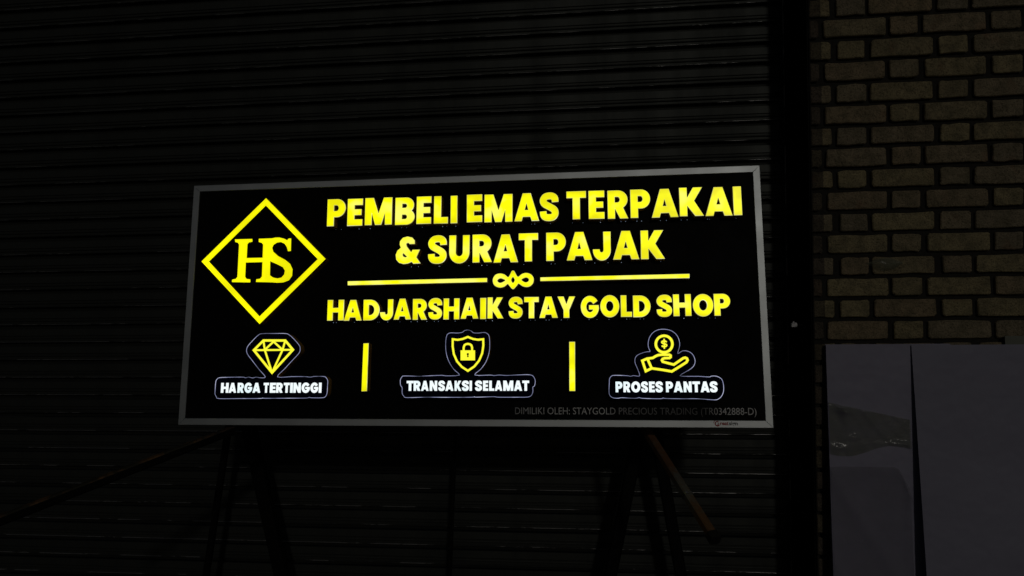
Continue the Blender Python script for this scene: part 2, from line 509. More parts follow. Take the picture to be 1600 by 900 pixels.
def build_glyphs():
    G = {}
    G['I'] = (190, [(0, 0), (190, 0), (190, 700), (0, 700)], [])
    G['L'] = (375, [(0, 0), (375, 0), (375, 165), (195, 165), (195, 700), (0, 700)], [])
    G['E'] = (400, [(0, 0), (400, 0), (400, 168), (190, 168), (190, 272), (372, 272), (372, 428), (190, 428), (190, 532), (400, 532), (400, 700), (0, 700)], [])
    G['T'] = (510, [(158, 0), (352, 0), (352, 530), (510, 530), (510, 700), (0, 700), (0, 530), (158, 530)], [])
    G['H'] = (560, [(0, 0), (190, 0), (190, 268), (370, 268), (370, 0), (560, 0), (560, 700), (370, 700), (370, 432), (190, 432), (190, 700), (0, 700)], [])
    G['A'] = (640, [(0, 0), (189, 0), (221, 105), (412, 105), (450, 0), (640, 0), (425, 700), (215, 700)], [[(272, 280), (357, 280), (315, 440)]])
    G['M'] = (740, [(0, 0), (192, 0), (192, 300), (283, 0), (452, 0), (548, 300), (548, 0), (740, 0), (740, 700), (508, 700), (372, 300), (235, 700), (0, 700)], [])
    G['N'] = (570, [(0, 0), (190, 0), (190, 350), (378, 0), (570, 0), (570, 700), (380, 700), (380, 350), (192, 700), (0, 700)], [])
    G['K'] = (610, [(0, 0), (195, 0), (195, 252), (390, 0), (610, 0), (374, 372), (585, 700), (352, 700), (195, 448), (195, 700), (0, 700)], [])
    G['Y'] = (600, [(203, 0), (400, 0), (400, 258), (600, 700), (400, 700), (303, 450), (208, 700), (0, 700), (203, 258)], [])
    G['U'] = (560, [(0, 700)] + arc(280, 275, 280, 285, 180, 360, 20) + [(560, 700), (372, 700)] + arc(280, 268, 92, 95, 0, -180, 12) + [(188, 700)], [])
    G['J'] = (470, [(275, 700)] + [(275, 260)] + arc(228, 245, 46, 52, 0, -180, 8)[0:] + [(180, 270), (0, 270)] + arc(235, 250, 235, 260, 180, 360, 18) + [(470, 700)], [])
    G['P'] = (510, [(0, 0), (195, 0), (195, 228)] + arc(272, 464, 238, 236, -90, 90, 16) + [(0, 700)], [[(190, 392)] + arc(255, 464, 58, 72, -90, 90, 8) + [(190, 536)]])
    G['R'] = (530, [(0, 0), (190, 0), (190, 245), (318, 0), (530, 0), (402, 268)] + arc(272, 470, 248, 230, -48, 90, 14) + [(0, 700)], [[(188, 402)] + arc(255, 470, 60, 68, -90, 90, 8) + [(188, 538)]])
    G['B'] = (505, [(0, 0)] + arc(290, 200, 215, 200, -90, 60, 14) + arc(290, 503, 195, 197, -52, 90, 12) + [(0, 700)],
              [[(182, 150)] + arc(258, 204, 46, 54, -90, 90, 8) + [(182, 258)], [(182, 436)] + arc(256, 487, 44, 51, -90, 90, 8) + [(182, 538)]])
    G['D'] = (560, [(0, 0)] + arc(225, 350, 335, 350, -90, 90, 22) + [(0, 700)], [[(192, 178)] + arc(225, 350, 150, 172, -90, 90, 12) + [(192, 522)]])
    G['O'] = (650, arc(325, 350, 325, 362, 0, 360, 36)[:-1], [arc(325, 350, 122, 165, 0, 360, 24)[:-1]])
    G['G'] = (620, arc(318, 350, 318, 362, 32, 352, 34) + [(620, 408), (285, 408), (285, 262), (430, 262)] + arc(322, 350, 126, 172, -38, -330, 22) + [(455, 455)], [])
    c = catmull([(402, 462), (392, 560), (330, 612), (245, 622), (150, 600), (96, 535), (92, 480), (125, 425), (190, 385), (245, 355), (310, 318), (368, 278), (398, 225), (390, 150), (335, 92), (245, 78), (150, 92), (98, 145), (88, 240)], 4)
    G['S'] = (490, offset_line(c, 176, 176), [])
    raw = [(320, 208), (318, 170), (290, 138), (240, 125), (190, 138), (160, 175), (157, 210), (170, 245), (135, 275), (118, 320), (125, 370), (155, 405), (205, 420), (250, 415), (290, 398), (308, 418), (385, 415), (340, 350), (375, 268), (295, 268), (283, 293), (235, 232), (228, 205), (245, 193), (258, 200), (262, 208)]
    k = 700 / 295
    G['&'] = (267 * k, [((x - 118) * k, (420 - y) * k) for x, y in raw], [[((x - 118) * k, (420 - y) * k) for x, y in [(200, 305), (238, 342), (222, 348), (202, 340), (192, 322)]]])
    out = {}
    for ch, (w, o_, h) in G.items():
        xs = [p[0] for p in o_]
        x0, x1 = min(xs), max(xs)
        f = lambda p: ((p[0] - x0) / (x1 - x0), p[1] / 700)
        out[ch] = ([f(p) for p in o_], [[f(p) for p in q] for q in h])
    return out
GLYPH = build_glyphs()

D = {"line1":{"base":626.2,"top":714.9,"glyphs":[["P",477.0,539.5],["E",543.9,595.5],["M",601.7,691.8],["B",700.5,765.3],["E",769.6,818.4],["L",825.5,
872.2],["I",879.2,902.2],["E",930.8,980.9],["M",986.4,1075.9],["A",1080.4,1158.6],["S",1159.6,1219.4],["T",1241.9,1303.3],["E",1309.4,1359.0],
["R",1367.4,1430.6],["P",1436.2,1497.4],["A",1499.5,1580.2],["K",1582.6,1655.3],["A",1658.2,1738.7],["I",1741.0,1766.9]]},"line2":{"base":498.4,
"top":586.6,"glyphs":[["&",705.1,787.3],["S",808.8,869.8],["U",875.8,941.6],["R",950.0,1012.2],["A",1015.2,1093.0],["T",1093.6,1154.8],["P",1178.4,
1240.0],["A",1240.6,1320.0],["J",1320.1,1375.8],["A",1380.7,1460.1],["K",1463.9,1536.3]]},"line3":{"base":324.2,"top":389.2,"glyphs":[["H",489.6,
544.8],["A",543.9,602.8],["D",606.2,659.8],["J",659.7,703.0],["A",703.5,759.9],["R",763.9,810.5],["S",813.0,858.2],["H",860.6,911.6],["A",914.1,
970.7],["I",974.6,994.7],["K",997.4,1048.2],["S",1062.4,1107.0],["T",1109.9,1155.8],["A",1156.1,1213.3],["Y",1211.0,1265.8],["G",1281.0,1336.9],
["O",1339.2,1397.3],["L",1400.1,1434.4],["D",1436.4,1489.3],["S",1505.3,1552.0],["H",1554.2,1607.6],["O",1610.7,1671.1],["P",1672.0,1720.5]]},
"white1":{"base":101.4,"top":132.1,"glyphs":[["H",153.2,178.7],["A",179.2,204.3],["R",208.1,229.4],["G",230.6,256.9],["A",257.6,283.8],["T",293.5,
311.1],["E",314.1,333.9],["R",334.7,356.7],["T",359.2,378.9],["I",380.1,389.5],["N",390.7,415.3],["G",417.0,444.7],["G",445.5,471.6],["I",472.6,
481.9]]},"white2":{"base":107.0,"top":137.2,"glyphs":[["T",750.4,772.3],["R",772.3,794.2],["A",795.5,819.5],["N",822.2,845.9],["S",848.6,869.8],
["A",870.3,896.0],["K",898.7,920.3],["S",921.1,943.2],["I",944.5,952.6],["S",961.4,983.4],["E",985.6,1002.1],["L",1004.3,1020.3],["A",1021.3,
1044.8],["M",1046.9,1077.9],["A",1079.3,1104.4],["T",1104.4,1125.5]]},"white3":{"base":102.6,"top":133.5,"glyphs":[["P",1380.0,1401.0],["R",1402.7,
1423.5],["O",1425.2,1452.7],["S",1453.8,1474.6],["E",1476.8,1494.3],["S",1495.3,1517.2],["P",1525.4,1546.5],["A",1547.6,1574.2],["N",1575.8,1599.5],
["T",1601.0,1623.2],["A",1623.9,1650.1],["S",1650.1,1672.6]]},"plate1":[[134.3,105.6],[134.7,134.4],[138.5,143.5],[147.0,148.4],[179.9,149.6],
[223.7,149.9],[232.5,147.8],[243.3,149.8],[256.6,147.3],[267.3,149.7],[282.6,147.7],[297.7,150.5],[274.6,175.2],[251.3,202.2],[234.9,221.8],[231.1,
235.5],[235.6,248.0],[252.1,266.6],[268.8,282.3],[281.8,286.0],[319.0,286.0],[356.0,285.6],[369.2,281.3],[387.3,266.2],[403.2,248.7],[407.1,238.4],
[404.3,224.0],[381.7,199.4],[359.2,174.9],[337.5,150.4],[384.0,151.1],[426.9,150.9],[444.1,149.3],[456.8,151.3],[486.6,151.2],[495.3,147.1],[500.7,
137.7],[500.5,121.6],[500.0,101.4],[495.4,90.1],[484.9,86.1],[451.0,86.0],[442.5,87.3],[434.0,85.2],[387.1,84.8],[301.2,84.3],[292.5,85.5],[283.9,
83.9],[214.5,83.5],[148.9,83.4],[139.7,89.2],[134.8,97.4]],"plate2":[[743.2,152.1],[791.1,150.8],[799.1,151.5],[858.6,153.6],[870.5,152.1],[913.0,
154.2],[895.9,171.6],[879.8,196.8],[871.5,224.1],[869.9,251.3],[872.1,270.9],[876.7,279.4],[886.6,282.5],[904.5,281.5],[920.4,283.3],[928.2,288.7],
[938.1,290.5],[948.0,287.7],[956.0,281.8],[971.8,280.8],[987.5,282.6],[997.4,279.4],[1004.1,269.6],[1005.8,242.5],[1003.5,219.3],[993.9,192.4],
[978.3,171.3],[960.9,154.1],[1007.7,153.9],[1019.4,152.4],[1034.9,153.9],[1058.2,152.6],[1092.9,154.1],[1127.6,154.3],[1139.1,147.8],[1143.6,
134.6],[1140.8,121.3],[1136.2,117.6],[1136.2,104.3],[1131.1,93.0],[1119.6,88.5],[1089.0,88.1],[1031.2,88.1],[1019.6,89.6],[965.2,88.1],[959.4,
90.0],[953.5,88.1],[879.2,87.6],[812.1,88.0],[752.6,86.8],[742.5,91.0],[737.1,100.7],[736.8,116.1],[731.8,123.8],[730.6,139.3],[735.2,149.0]],
"plate3":[[1377.7,152.0],[1414.9,150.8],[1424.2,148.9],[1433.5,151.1],[1451.0,150.3],[1445.2,171.3],[1438.9,188.2],[1439.3,201.3],[1446.2,210.7],
[1461.3,217.4],[1474.4,220.6],[1483.0,221.7],[1478.5,234.9],[1478.9,250.0],[1483.0,263.2],[1492.7,276.4],[1507.8,284.9],[1526.5,286.6],[1544.9,
282.6],[1559.3,271.9],[1567.3,256.8],[1569.2,238.0],[1562.9,214.8],[1576.0,222.2],[1590.7,221.7],[1603.3,214.5],[1610.1,202.2],[1611.5,189.1],
[1605.5,176.2],[1592.4,166.2],[1567.0,150.3],[1599.0,148.4],[1620.9,148.3],[1649.8,146.4],[1657.2,149.0],[1671.6,148.2],[1684.0,140.8],[1688.8,
127.9],[1689.1,107.8],[1683.8,93.1],[1674.4,84.0],[1661.6,80.7],[1614.8,84.0],[1574.9,83.9],[1523.8,84.6],[1516.5,86.5],[1509.1,83.9],[1457.7,
85.0],[1448.5,87.2],[1435.6,85.0],[1398.6,86.8],[1387.4,85.3],[1372.5,86.4],[1363.4,93.1],[1361.0,104.2],[1362.3,130.4],[1363.2,141.6],[1368.3,
149.1]],"bar1":[[610.2,252.4],[627.0,253.0],[626.0,106.2],[608.5,105.4]],"bar2":[[1246.0,252.0],[1263.2,251.9],[1261.9,106.2],[1244.6,106.2]],
"rule1":[[553.0,448.4],[996.6,450.3],[996.6,437.6],[553.5,435.2]],"rule2":[[1160.3,449.1],[1605.4,451.1],[1605.0,438.2],[1160.3,437.3]],"gem":[[[285.6,
264.2],[357.5,263.5],[384.0,234.3],[319.1,163.5],[255.3,234.0],[285.6,264.2]],[[255.3,234.0],[384.0,234.3]],[[285.6,264.2],[291.6,234.6],[319.1,
163.5]],[[357.5,263.5],[350.3,234.2],[319.1,163.5]],[[291.6,234.6],[319.4,260.5],[350.3,234.2]]],"shield":[[[891.8,262.8],[906.9,260.7],[922.7,
263.3],[938.5,269.4],[954.3,263.0],[970.1,260.5],[985.8,261.9],[986.3,242.5],[982.9,219.4],[973.3,197.1],[958.9,179.8],[939.4,166.8],[920.8,178.8],
[905.7,195.5],[895.5,218.0],[891.7,241.4],[891.8,262.8]]],"lock":[[916.4,228.7],[960.9,228.4],[961.1,198.3],[916.7,198.5]],"shackle":[[[925.8,
227.5],[925.8,237.2],[928.1,244.2],[932.8,247.2],[938.7,248.4],[944.6,247.1],[949.4,244.0],[951.8,237.0],[951.9,227.3]]],"keyhole":[[935.4,218.9],
[938.9,220.8],[942.1,218.9],[942.1,215.8],[940.5,213.8],[941.8,208.0],[936.3,208.1],[937.4,213.9],[935.4,215.8]],"coin":[[[1548.3,242.7],[1547.7,
238.0],[1546.2,233.5],[1543.8,229.3],[1540.7,225.6],[1537.0,222.6],[1532.8,220.4],[1528.3,219.1],[1523.6,218.6],[1519.0,219.1],[1514.5,220.5],
[1510.5,222.8],[1506.9,225.9],[1504.1,229.6],[1502.0,233.8],[1500.7,238.4],[1500.4,243.1],[1501.0,247.9],[1502.5,252.4],[1504.9,256.6],[1508.0,
260.3],[1511.7,263.3],[1515.9,265.5],[1520.5,266.9],[1525.1,267.3],[1529.8,266.8],[1534.3,265.4],[1538.3,263.1],[1541.9,260.0],[1544.7,256.3],
[1546.8,252.1],[1548.0,247.5],[1548.3,242.7]]],"dollar":[[1513.8,228.8],[1535.8,258.3]],"hand":[[[1460.0,194.4],[1473.7,200.3],[1490.6,202.4],
[1498.3,207.2],[1506.0,210.5],[1516.2,211.7],[1538.4,211.5],[1542.1,209.0],[1542.0,204.7],[1538.6,201.8],[1524.3,201.6],[1518.8,199.2],[1516.7,
195.8],[1518.9,191.2],[1535.5,186.5],[1550.5,182.5],[1564.2,191.8],[1577.9,201.1],[1583.8,202.7],[1588.7,200.2],[1590.3,195.1],[1586.6,189.1],
[1565.3,175.7],[1544.0,162.7],[1514.8,167.9],[1486.4,172.1],[1469.3,163.9],[1460.0,194.4]],[[1475.3,199.1],[1480.9,185.4],[1486.4,172.1]]],"diamond_out":[[270.5,
725.7],[478.7,521.1],[270.1,316.7],[61.9,521.9]],"diamond_in":[[270.7,702.2],[453.5,520.6],[268.9,340.1],[86.6,521.3]],"HS":[[[171.6,592.1],[230.4,
592.1],[230.9,583.1],[220.1,581.3],[214.7,575.9],[214.7,529.8],[212.5,515.4],[213.1,468.6],[218.1,462.0],[231.1,459.8],[231.1,450.4],[169.6,452.5],
[170.1,460.5],[181.9,462.7],[187.2,469.1],[186.8,574.1],[182.7,580.8],[173.2,583.5]],[[213.7,529.8],[271.5,529.5],[270.7,515.6],[212.5,515.4]],
[[253.2,592.0],[306.4,592.2],[299.3,578.8],[297.1,571.4],[294.7,519.0],[296.2,469.4],[303.0,457.0],[313.6,448.9],[251.1,451.5],[251.7,459.4],
[264.4,461.6],[270.1,468.5],[268.7,572.1],[264.3,578.2],[253.3,581.5]],[[296.1,591.9],[308.8,594.1],[321.7,594.3],[337.3,590.4],[349.3,584.5],
[353.7,589.9],[361.4,590.2],[362.2,549.8],[353.6,549.0],[348.9,562.6],[340.6,573.8],[327.5,579.6],[314.8,578.4],[303.3,571.2],[299.2,561.3],[303.4,
548.7],[319.5,534.4],[345.8,520.4],[361.7,507.6],[370.6,490.2],[370.1,469.0],[360.1,454.9],[341.6,448.4],[318.7,447.8],[303.4,449.6],[292.7,457.2],
[296.1,471.9],[307.7,464.3],[323.2,461.0],[335.8,463.7],[344.5,473.4],[346.4,485.7],[339.2,497.2],[320.9,506.5],[294.7,518.0],[283.6,534.2],[279.7,
559.3],[286.4,579.1]]],"orn":[[1014.1,441.4],[1016.4,451.8],[1023.8,460.6],[1037.2,463.6],[1050.6,460.1],[1060.9,451.8],[1066.3,456.8],[1072.2,
469.5],[1076.6,471.8],[1081.1,469.3],[1087.9,456.4],[1093.5,452.4],[1103.8,460.5],[1117.1,463.8],[1130.3,460.0],[1138.5,450.9],[1140.5,441.1],
[1137.5,430.2],[1128.7,422.1],[1116.9,420.0],[1105.2,423.4],[1094.0,431.0],[1089.0,425.2],[1081.0,416.4],[1076.6,414.2],[1072.2,416.6],[1064.8,
425.6],[1060.1,430.2],[1050.6,422.9],[1038.2,419.6],[1025.4,422.8],[1017.1,430.0]],"ornh":[[[1028.3,441.2],[1032.2,446.4],[1038.7,448.4],[1046.1,
446.2],[1052.7,441.9],[1046.1,437.2],[1038.1,434.4],[1031.9,436.3]],[[1102.9,442.7],[1109.1,447.1],[1117.0,449.3],[1123.2,446.8],[1125.5,442.0],
[1122.6,436.7],[1115.5,434.5],[1108.2,437.6]],[[1076.6,451.5],[1081.9,442.2],[1076.6,433.4],[1071.3,442.4]]],"tiny":[[1079.1,40.7],[1784.4,32.3],
[1079.1,60.3],[1785.4,53.4]],"logo":[[1663.4,5.0],[1739.0,7.4],[1664.5,19.9],[1739.5,18.2]],"frame_in":[[22.5,19.2],[1808.8,20.7],[1810.0,765.0],
[23.0,764.7]],"sign":{"o":[-1.303994377662096,2.11219032540583,1.0308188522076718],"ux":[0.9999690323146665,-0.007645616973946457,0.0018651950989656727],
"uz":[-0.0007334143540140762,0.14543898169673797,0.9893669514929238],"n":[-0.007835592833655272,-0.9893376810493492,0.14542887038288357],"H":0.7864474875734205}}
LEGS = [[[-1.417, 2.62, 0.866], [-1.51, 2.62, 0.337], 0.024], [[-1.29, 2.62, 0.767], [-1.198, 2.62, 0.346], 0.05], [[0.149, 2.62, 0.772], [0.064, 2.62, 0.382], 0.046], [[0.262, 2.62, 0.762], [0.321, 2.62, 0.389], 0.042], [[-0.515, 2.62, 0.752], [-0.536, 2.62, 0.365], 0.013]]

# ================================================================== SETTING
# ground and road in front of the shop
s_ = 40
link('ground', [(-s_, -s_, 0), (s_, -s_, 0), (s_, s_, 0), (-s_, s_, 0)], [(0, 1, 2, 3)], M['asphalt'])['kind'] = 'structure'

# ---- roller shutter
SH_Y, X_L, X_R = 2.80, -3.60, .7555
PITCH, Z_TOP = .0757, 2.5157
shutter = thing('roller_shutter', (-1.4, SH_Y, 0), 'closed dark metal roller shutter door of horizontal ribbed slats behind the lit sign', 'roller shutter')
def bead(zc, r, depth, n_=6):
    return [(zc + r * math.cos(math.pi * i / n_), .0010 - depth * math.sin(math.pi * i / n_)) for i in range(n_ + 1)]
prof = [(0.0, .0045), (-.0012, .0010), (-.0290, -.0012), (-.0305, .0000), (-.0318, .0022), (-.0380, .0024)]
b0 = len(prof)
prof += bead(-.0415, .0013, .0030)
b1 = len(prof) - 1
prof += [(-.0450, .0030), (-.0525, .0030)]
b2 = len(prof)
prof += bead(-.0560, .0016, .0060)
b3 = len(prof) - 1
prof += [(-.0594, .0075), (-.0612, .0140), (-.0757, .0175)]
bead_rows = set(range(b0, b1)) | set(range(b2, b3))
edge_rows = set(range(b2, b3))
NX = 6
verts, faces, idx = [], [], []
for i in range(NX + 1):
    x = X_L + (X_R - X_L) * i / NX
    for z, y in prof:
        verts.append((x - (X_L + X_R) / 2, y, z))
n = len(prof)
for i in range(NX):
    for j in range(n - 1):
        faces.append((i * n + j, i * n + j + 1, (i + 1) * n + j + 1, (i + 1) * n + j))
        idx.append(1 if j in edge_rows else 0)
first = None
k = -10
while Z_TOP - PITCH * k > .06:
    z = Z_TOP - PITCH * k
    if first is None:
        o = link('slat', verts, faces, [M['shutter'], M['slat_edge']], idx, shutter)
        first = o
    else:
        o = first.copy()
        C.objects.link(o)
        o.parent = shutter
    if k == -10:
        for p_ in o.data.polygons:
            p_.use_smooth = (p_.index % (n - 1)) in bead_rows
    o.location = ((X_L + X_R) / 2 + 1.4, random.uniform(-.0012, .0012), z)
    o.rotation_euler = (random.uniform(-.012, .012), random.uniform(-.0005, .0005), 0)
    k += 1
z_low = Z_TOP - PITCH * (k - 1) - PITCH
mb = MB(); mb.box((-3.58 + 1.4, -.012, .004), (.74 + 1.4, .018, z_low - .004)); mb.build('bottom_rail', M['steel_black'], shutter)
for xa, xb in ((.7565, .7745), (-3.64, -3.603)):
    mb = MB()
    mb.box((xa + 1.4, -.055, 0), (xb + 1.4, .06, 3.26))
    mb.build('guide_rail', M['steel_black'], shutter)

mb = MB(); mb.box((.7450 + 1.4, -.0595, 0.02), (.7745 + 1.4, -.0555, 3.25), 0)
mb.box((.7435 + 1.4, -.060, 0.02), (.7449 + 1.4, -.050, 3.25), 1)
mb.build('guide_lip', [M['steel_black'], M['slat_edge']], shutter)

# lintel and wall above and left of the shutter (out of the picture)
mb = MB(); mb.box((-5.2, 2.60, 3.27), (2.75, 3.1, 4.3))
tag(mb.build('lintel_beam', M['concrete']), 'plain concrete beam above the roller shutter and brick wall', 'lintel')
mb = MB(); mb.box((-5.2, 2.56, 0), (-3.645, 3.1, 3.265))
tag(mb.build('side_wall', M['concrete']), 'plain rendered wall at the far left end of the shutter', 'wall')

# ---- steel jamb between shutter and bricks
jamb = thing('door_jamb', (.778, 2.66, 0), 'black steel jamb lining the reveal between shutter and brick wall', 'door jamb')
mb = MB(); mb.box((-.0032, -.118, 0), (-.0002, .235, 3.26)); mb.build('lining_plate', M['steel_black'], jamb)
mb = MB(); mb.box((-.0075, -.1125, .01), (-.0034, -.0925, 3.2)); mb.build('edge_strip', M['steel_black'], jamb)

# ---- brick wall
BY = 2.547
wall = thing('brick_wall', (.78, 2.6, 0), 'buff yellow brick wall with deep dark joints right of the shutter', 'brick wall')
ox, oy = .78, 2.6
mb = MB(); mb.box((.0, BY + .013 - oy, 0), (1.97, .5, 3.262))
mb.build('mortar_bed', M['mortar'], wall)

def brick_mesh(mb, x0, x1, z0, z1, clip_left=False):
    yf = BY + random.uniform(-.002, .0025)
    ch = [random.uniform(.0025, .0085) for _ in range(4)]
    j = lambda a=.0014: random.uniform(-a, a)
    if clip_left:
        ch[0] = ch[3] = .0005
    L_ = x1 - x0
    e_ = .0024
    ring = [(x0 + ch[0], z0), (x0 + L_ * .33, z0 + j(e_)), (x0 + L_ * .68, z0 + j(e_)), (x1 - ch[1], z0 + j()), (x1 + j(), z0 + ch[1]), (x1 + j(), z1 - ch[2]),
            (x1 - ch[2], z1 + j()), (x0 + L_ * .62, z1 + j(e_)), (x0 + L_ * .3, z1 + j(e_)), (x0 + ch[3], z1 + j()), (x0 + (0 if clip_left else j()), z1 - ch[3]), (x0 + (0 if clip_left else j()), z0 + ch[0])]
    cx, cz = (x0 + x1) / 2, (z0 + z1) / 2
    n = len(ring)
    ins = .0028
    tilt = random.uniform(-.012, .012)
    def inn(p):
        dx, dz = cx - p[0], cz - p[1]
        return (p[0] + math.copysign(min(ins, abs(dx)), dx), p[1] + math.copysign(min(ins, abs(dz)), dz))
    vs = [(p[0] - ox, BY + .022 - oy, p[1]) for p in ring]
    vs += [(p[0] - ox, yf + .003 - oy, p[1]) for p in ring]
    for p in ring:
        q = inn(p)
        vs.append((q[0] - ox, yf + (q[0] - cx) * tilt - oy, q[1]))
    fs = []
    for i in range(n):
        k_ = (i + 1) % n
        fs.append((i, k_, n + k_, n + i))
        fs.append((n + i, n + k_, 2 * n + k_, 2 * n + i))
    fs.append(tuple(range(2 * n, 3 * n)))
    mb.add(vs, fs)

ROW, Z0 = .07475, 2.3764
rest = MB()
count = 0
for r in range(-12, 32):
    zb = Z0 - ROW * r + random.uniform(-.0012, .0012)
    if zb < .01:
        break
    zt = zb + .0595 + random.uniform(-.0012, .0012)
    bricks = []
    if r % 2:       # starts with a sliver, then stretcher, header, ...
        bricks.append((.7802, .812))
        for q in range(7):
            bricks.append((.8290 + .3285 * q, 1.0285 + .3285 * q))
            bricks.append((1.0450 + .3285 * q, 1.1390 + .3285 * q))
    else:
        bricks.append((.7802, .850))
        for q in range(7):
            bricks.append((.8700 + .3340 * q, .9640 + .3340 * q))
            bricks.append((.9810 + .3340 * q, 1.1830 + .3340 * q))
    for bi, (a, c_) in enumerate(bricks):
        if a > 2.70:
            continue
        a += 0 if bi == 0 else random.uniform(-.003, .003)
        c_ += random.uniform(-.003, .003)
        c_ = min(c_, 2.748)
        if c_ - a < .02:
            continue
        if 0.42 < zb < 2.62 and a < 1.95:
            mb = MB()
            brick_mesh(mb, a, c_, zb, zt, bi == 0)
            mb.build('brick', M['brick'], wall)
            count += 1
        else:
            brick_mesh(rest, a, c_, zb, zt, bi == 0)
o = rest.build('outer_bricks', M['brick'], wall)
o['kind'] = 'stuff'

# scrap of glue and clear film on one brick, and the white clip on the jamb
scrap = MB()
pts = [(-.066, .001), (-.045, .010), (-.025, .018), (.01, .021), (.035, .014), (.058, .002), (.042, -.008), (.02, -.020), (-.012, -.026), (-.032, -.016), (-.048, -.006)]
cv = [(0, -.010, 0)]
for a, c_ in pts:
    cv.append((a * .62, -.006 + random.uniform(-.003, .002), c_ * .6))
for a, c_ in pts:
    cv.append((a, -.0005, c_))
n = len(pts)
fs = [(0, 1 + i, 1 + (i + 1) % n) for i in range(n)] + [(1 + i, 1 + n + i, 1 + n + (i + 1) % n, 1 + (i + 1) % n) for i in range(n)]
scrap.add(cv, fs)
o = scrap.build('plastic_scrap', M['film'])
o.location = (1.018, BY - .0030, 1.513)
tag(o, 'small torn scrap of clear plastic stuck on a brick above the boards', 'plastic scrap')

cl = thing('cable_clip', (.7746, 2.60, 1.302), 'small white plastic clip standing off the black jamb beside the brick wall', 'cable clip')
mb = MB(); mb.tube((0, 0, 0), (-.040, 0, 0), .0035, .0035); mb.build('stem', M['steel_black'], cl)
mb = MB()
mb.tube((-.0385, 0, .001), (-.046, 0, .001), .008, .0095)
mb.box((-.058, -.010, -.006), (-.0462, .008, .007))
mb.tube((-.050, .002, .007), (-.047, .004, .012), .0035, .003)
mb.build('clip_head', M['white_plastic'], cl)

# ---- boards leaning on the wall
def leaning_board(name, x0, x1, z_top, y_top, tan_lean, thick, mat, label, x_shift=0.0):
    t = thing(name, (x0, y_top - z_top * tan_lean, 0), label, 'board', 'boards leaning on the brick wall')
    w = x1 - x0
    yb = 0.0
    yt = z_top * tan_lean
    e = .0012
    def P(x, z, d):
        return (x + x_shift * (1 - z / z_top), z * tan_lean + d, z)
    core = MB()
    core.hexa([P(.001, .001, e), P(w - .001, .001, e), P(w - .001, .001, thick - e), P(.001, .001, thick - e),
               P(.001, z_top - .001, e), P(w - .001, z_top - .001, e), P(w - .001, z_top - .001, thick - e), P(.001, z_top - .001, thick - e)])
    core.build('board_core', M['core'], t)
    for d0, d1, nm in ((0, e - .0001, 'front_sheet'), (thick - e + .0001, thick, 'back_sheet')):
        NXB, NZB = 10, 14
        vs, fs = [], []
        for iz in range(NZB + 1):
            for ix in range(NXB + 1):
                wv = .0009 * math.sin(ix * 1.3 + iz * .8) if nm == 'front_sheet' and 0 < ix < NXB and 0 < iz < NZB else 0
                vs.append(P(w * ix / NXB, z_top * iz / NZB, (d0 if nm == 'front_sheet' else d1) - abs(wv)))
        for iz in range(NZB):
            for ix in range(NXB):
                a = iz * (NXB + 1) + ix
                fs.append((a, a + 1, a + NXB + 2, a + NXB + 1))
        link(nm, vs, fs, mat, parent=t, smooth=True)
    return t
bl = leaning_board('wall_board', .8105, 1.215, 1.238, 2.525, .052, .010, M['board'], 'left grey board leaning on the bricks with loose clear film across it')
br = leaning_board('wall_board', 1.087, 2.18, 1.235, 2.519, .114, .004, M['board2'], 'plain lilac grey board leaning in front, right of the dark wedge gap', )
bt = leaning_board('wall_board', 1.392, 1.93, 1.262, 2.533, .040, .008, M['board3'], 'taller olive grey board whose corner shows above the right board')
# loose protective film on the left board, creased and peeling
NXF, NZF = 44, 48
rnd = random.Random(5)
vs, fs = [], []
for iz in range(NZF + 1):
    tz = iz / NZF
    for ix in range(NXF + 1):
        tx = ix / NXF
        top = 1.042 - .058 * tx
        bot = .868 - .012 * math.sin(tx * 6.5) + .022 * tx
        z = bot + (top - bot) * tz
        x = .8125 + tx * .262
        y = 2.525 - (1.238 - z) * .052 - .0035
        crease = .016 * math.exp(-((tx - .16 - .10 * (1 - tz)) / .055) ** 2) * (tz ** 1.5)
        crease += .010 * math.exp(-((tx - .42 - .35 * (1 - tz)) / .06) ** 2) * tz
        crease += .0015 * math.exp(-((tz - .12 - .10 * math.sin(tx * 5)) / .07) ** 2)
        crease += .012 * math.exp(-((tx - .18) / .10) ** 2 - ((tz - .90) / .07) ** 2) + .006 * math.exp(-((tx - .85) / .12) ** 2 - ((tz - .10) / .06) ** 2)
        crease += .003 * abs(math.sin(tx * 17 + tz * 6)) * (1 - tz * .5) + rnd.uniform(0, .0012)
        for sx_, sz_, sr_ in ((.17, .90, .10), (.30, .38, .07), (.12, .16, .07), (.90, .14, .08)):
            k_ = math.exp(-(((tx - sx_) / sr_) ** 2 + ((tz - sz_) / (sr_ * .8)) ** 2))
            crease += rnd.uniform(0, .0055) * k_ + .004 * k_
        vs.append((x - .8105, y - crease - (2.525 - 1.238 * .052), z))
for iz in range(NZF):
    for ix in range(NXF):
        a = iz * (NXF + 1) + ix
        fs.append((a, a + 1, a + NXF + 2, a + NXF + 1))
link('protective_film', vs, fs, M['film'], parent=bl, smooth=True)
m, nt, b = new_mat('clouded_film')
v = world_coords(nt)
b.inputs['Base Color'].default_value = (.30, .29, .36, 1)
b.inputs['Roughness'].default_value = .38
nt.links.new(ramp(nt, noise(nt, v, 5, 3), [(.3, .30), (.7, .60)]), b.inputs['Alpha'])
bump(nt, b, noise(nt, world_coords(nt, (1, 1, .5)), 12, 3), .5, .010)
M['film_low'] = m
vs, fs = [], []
NXF, NZF = 30, 50
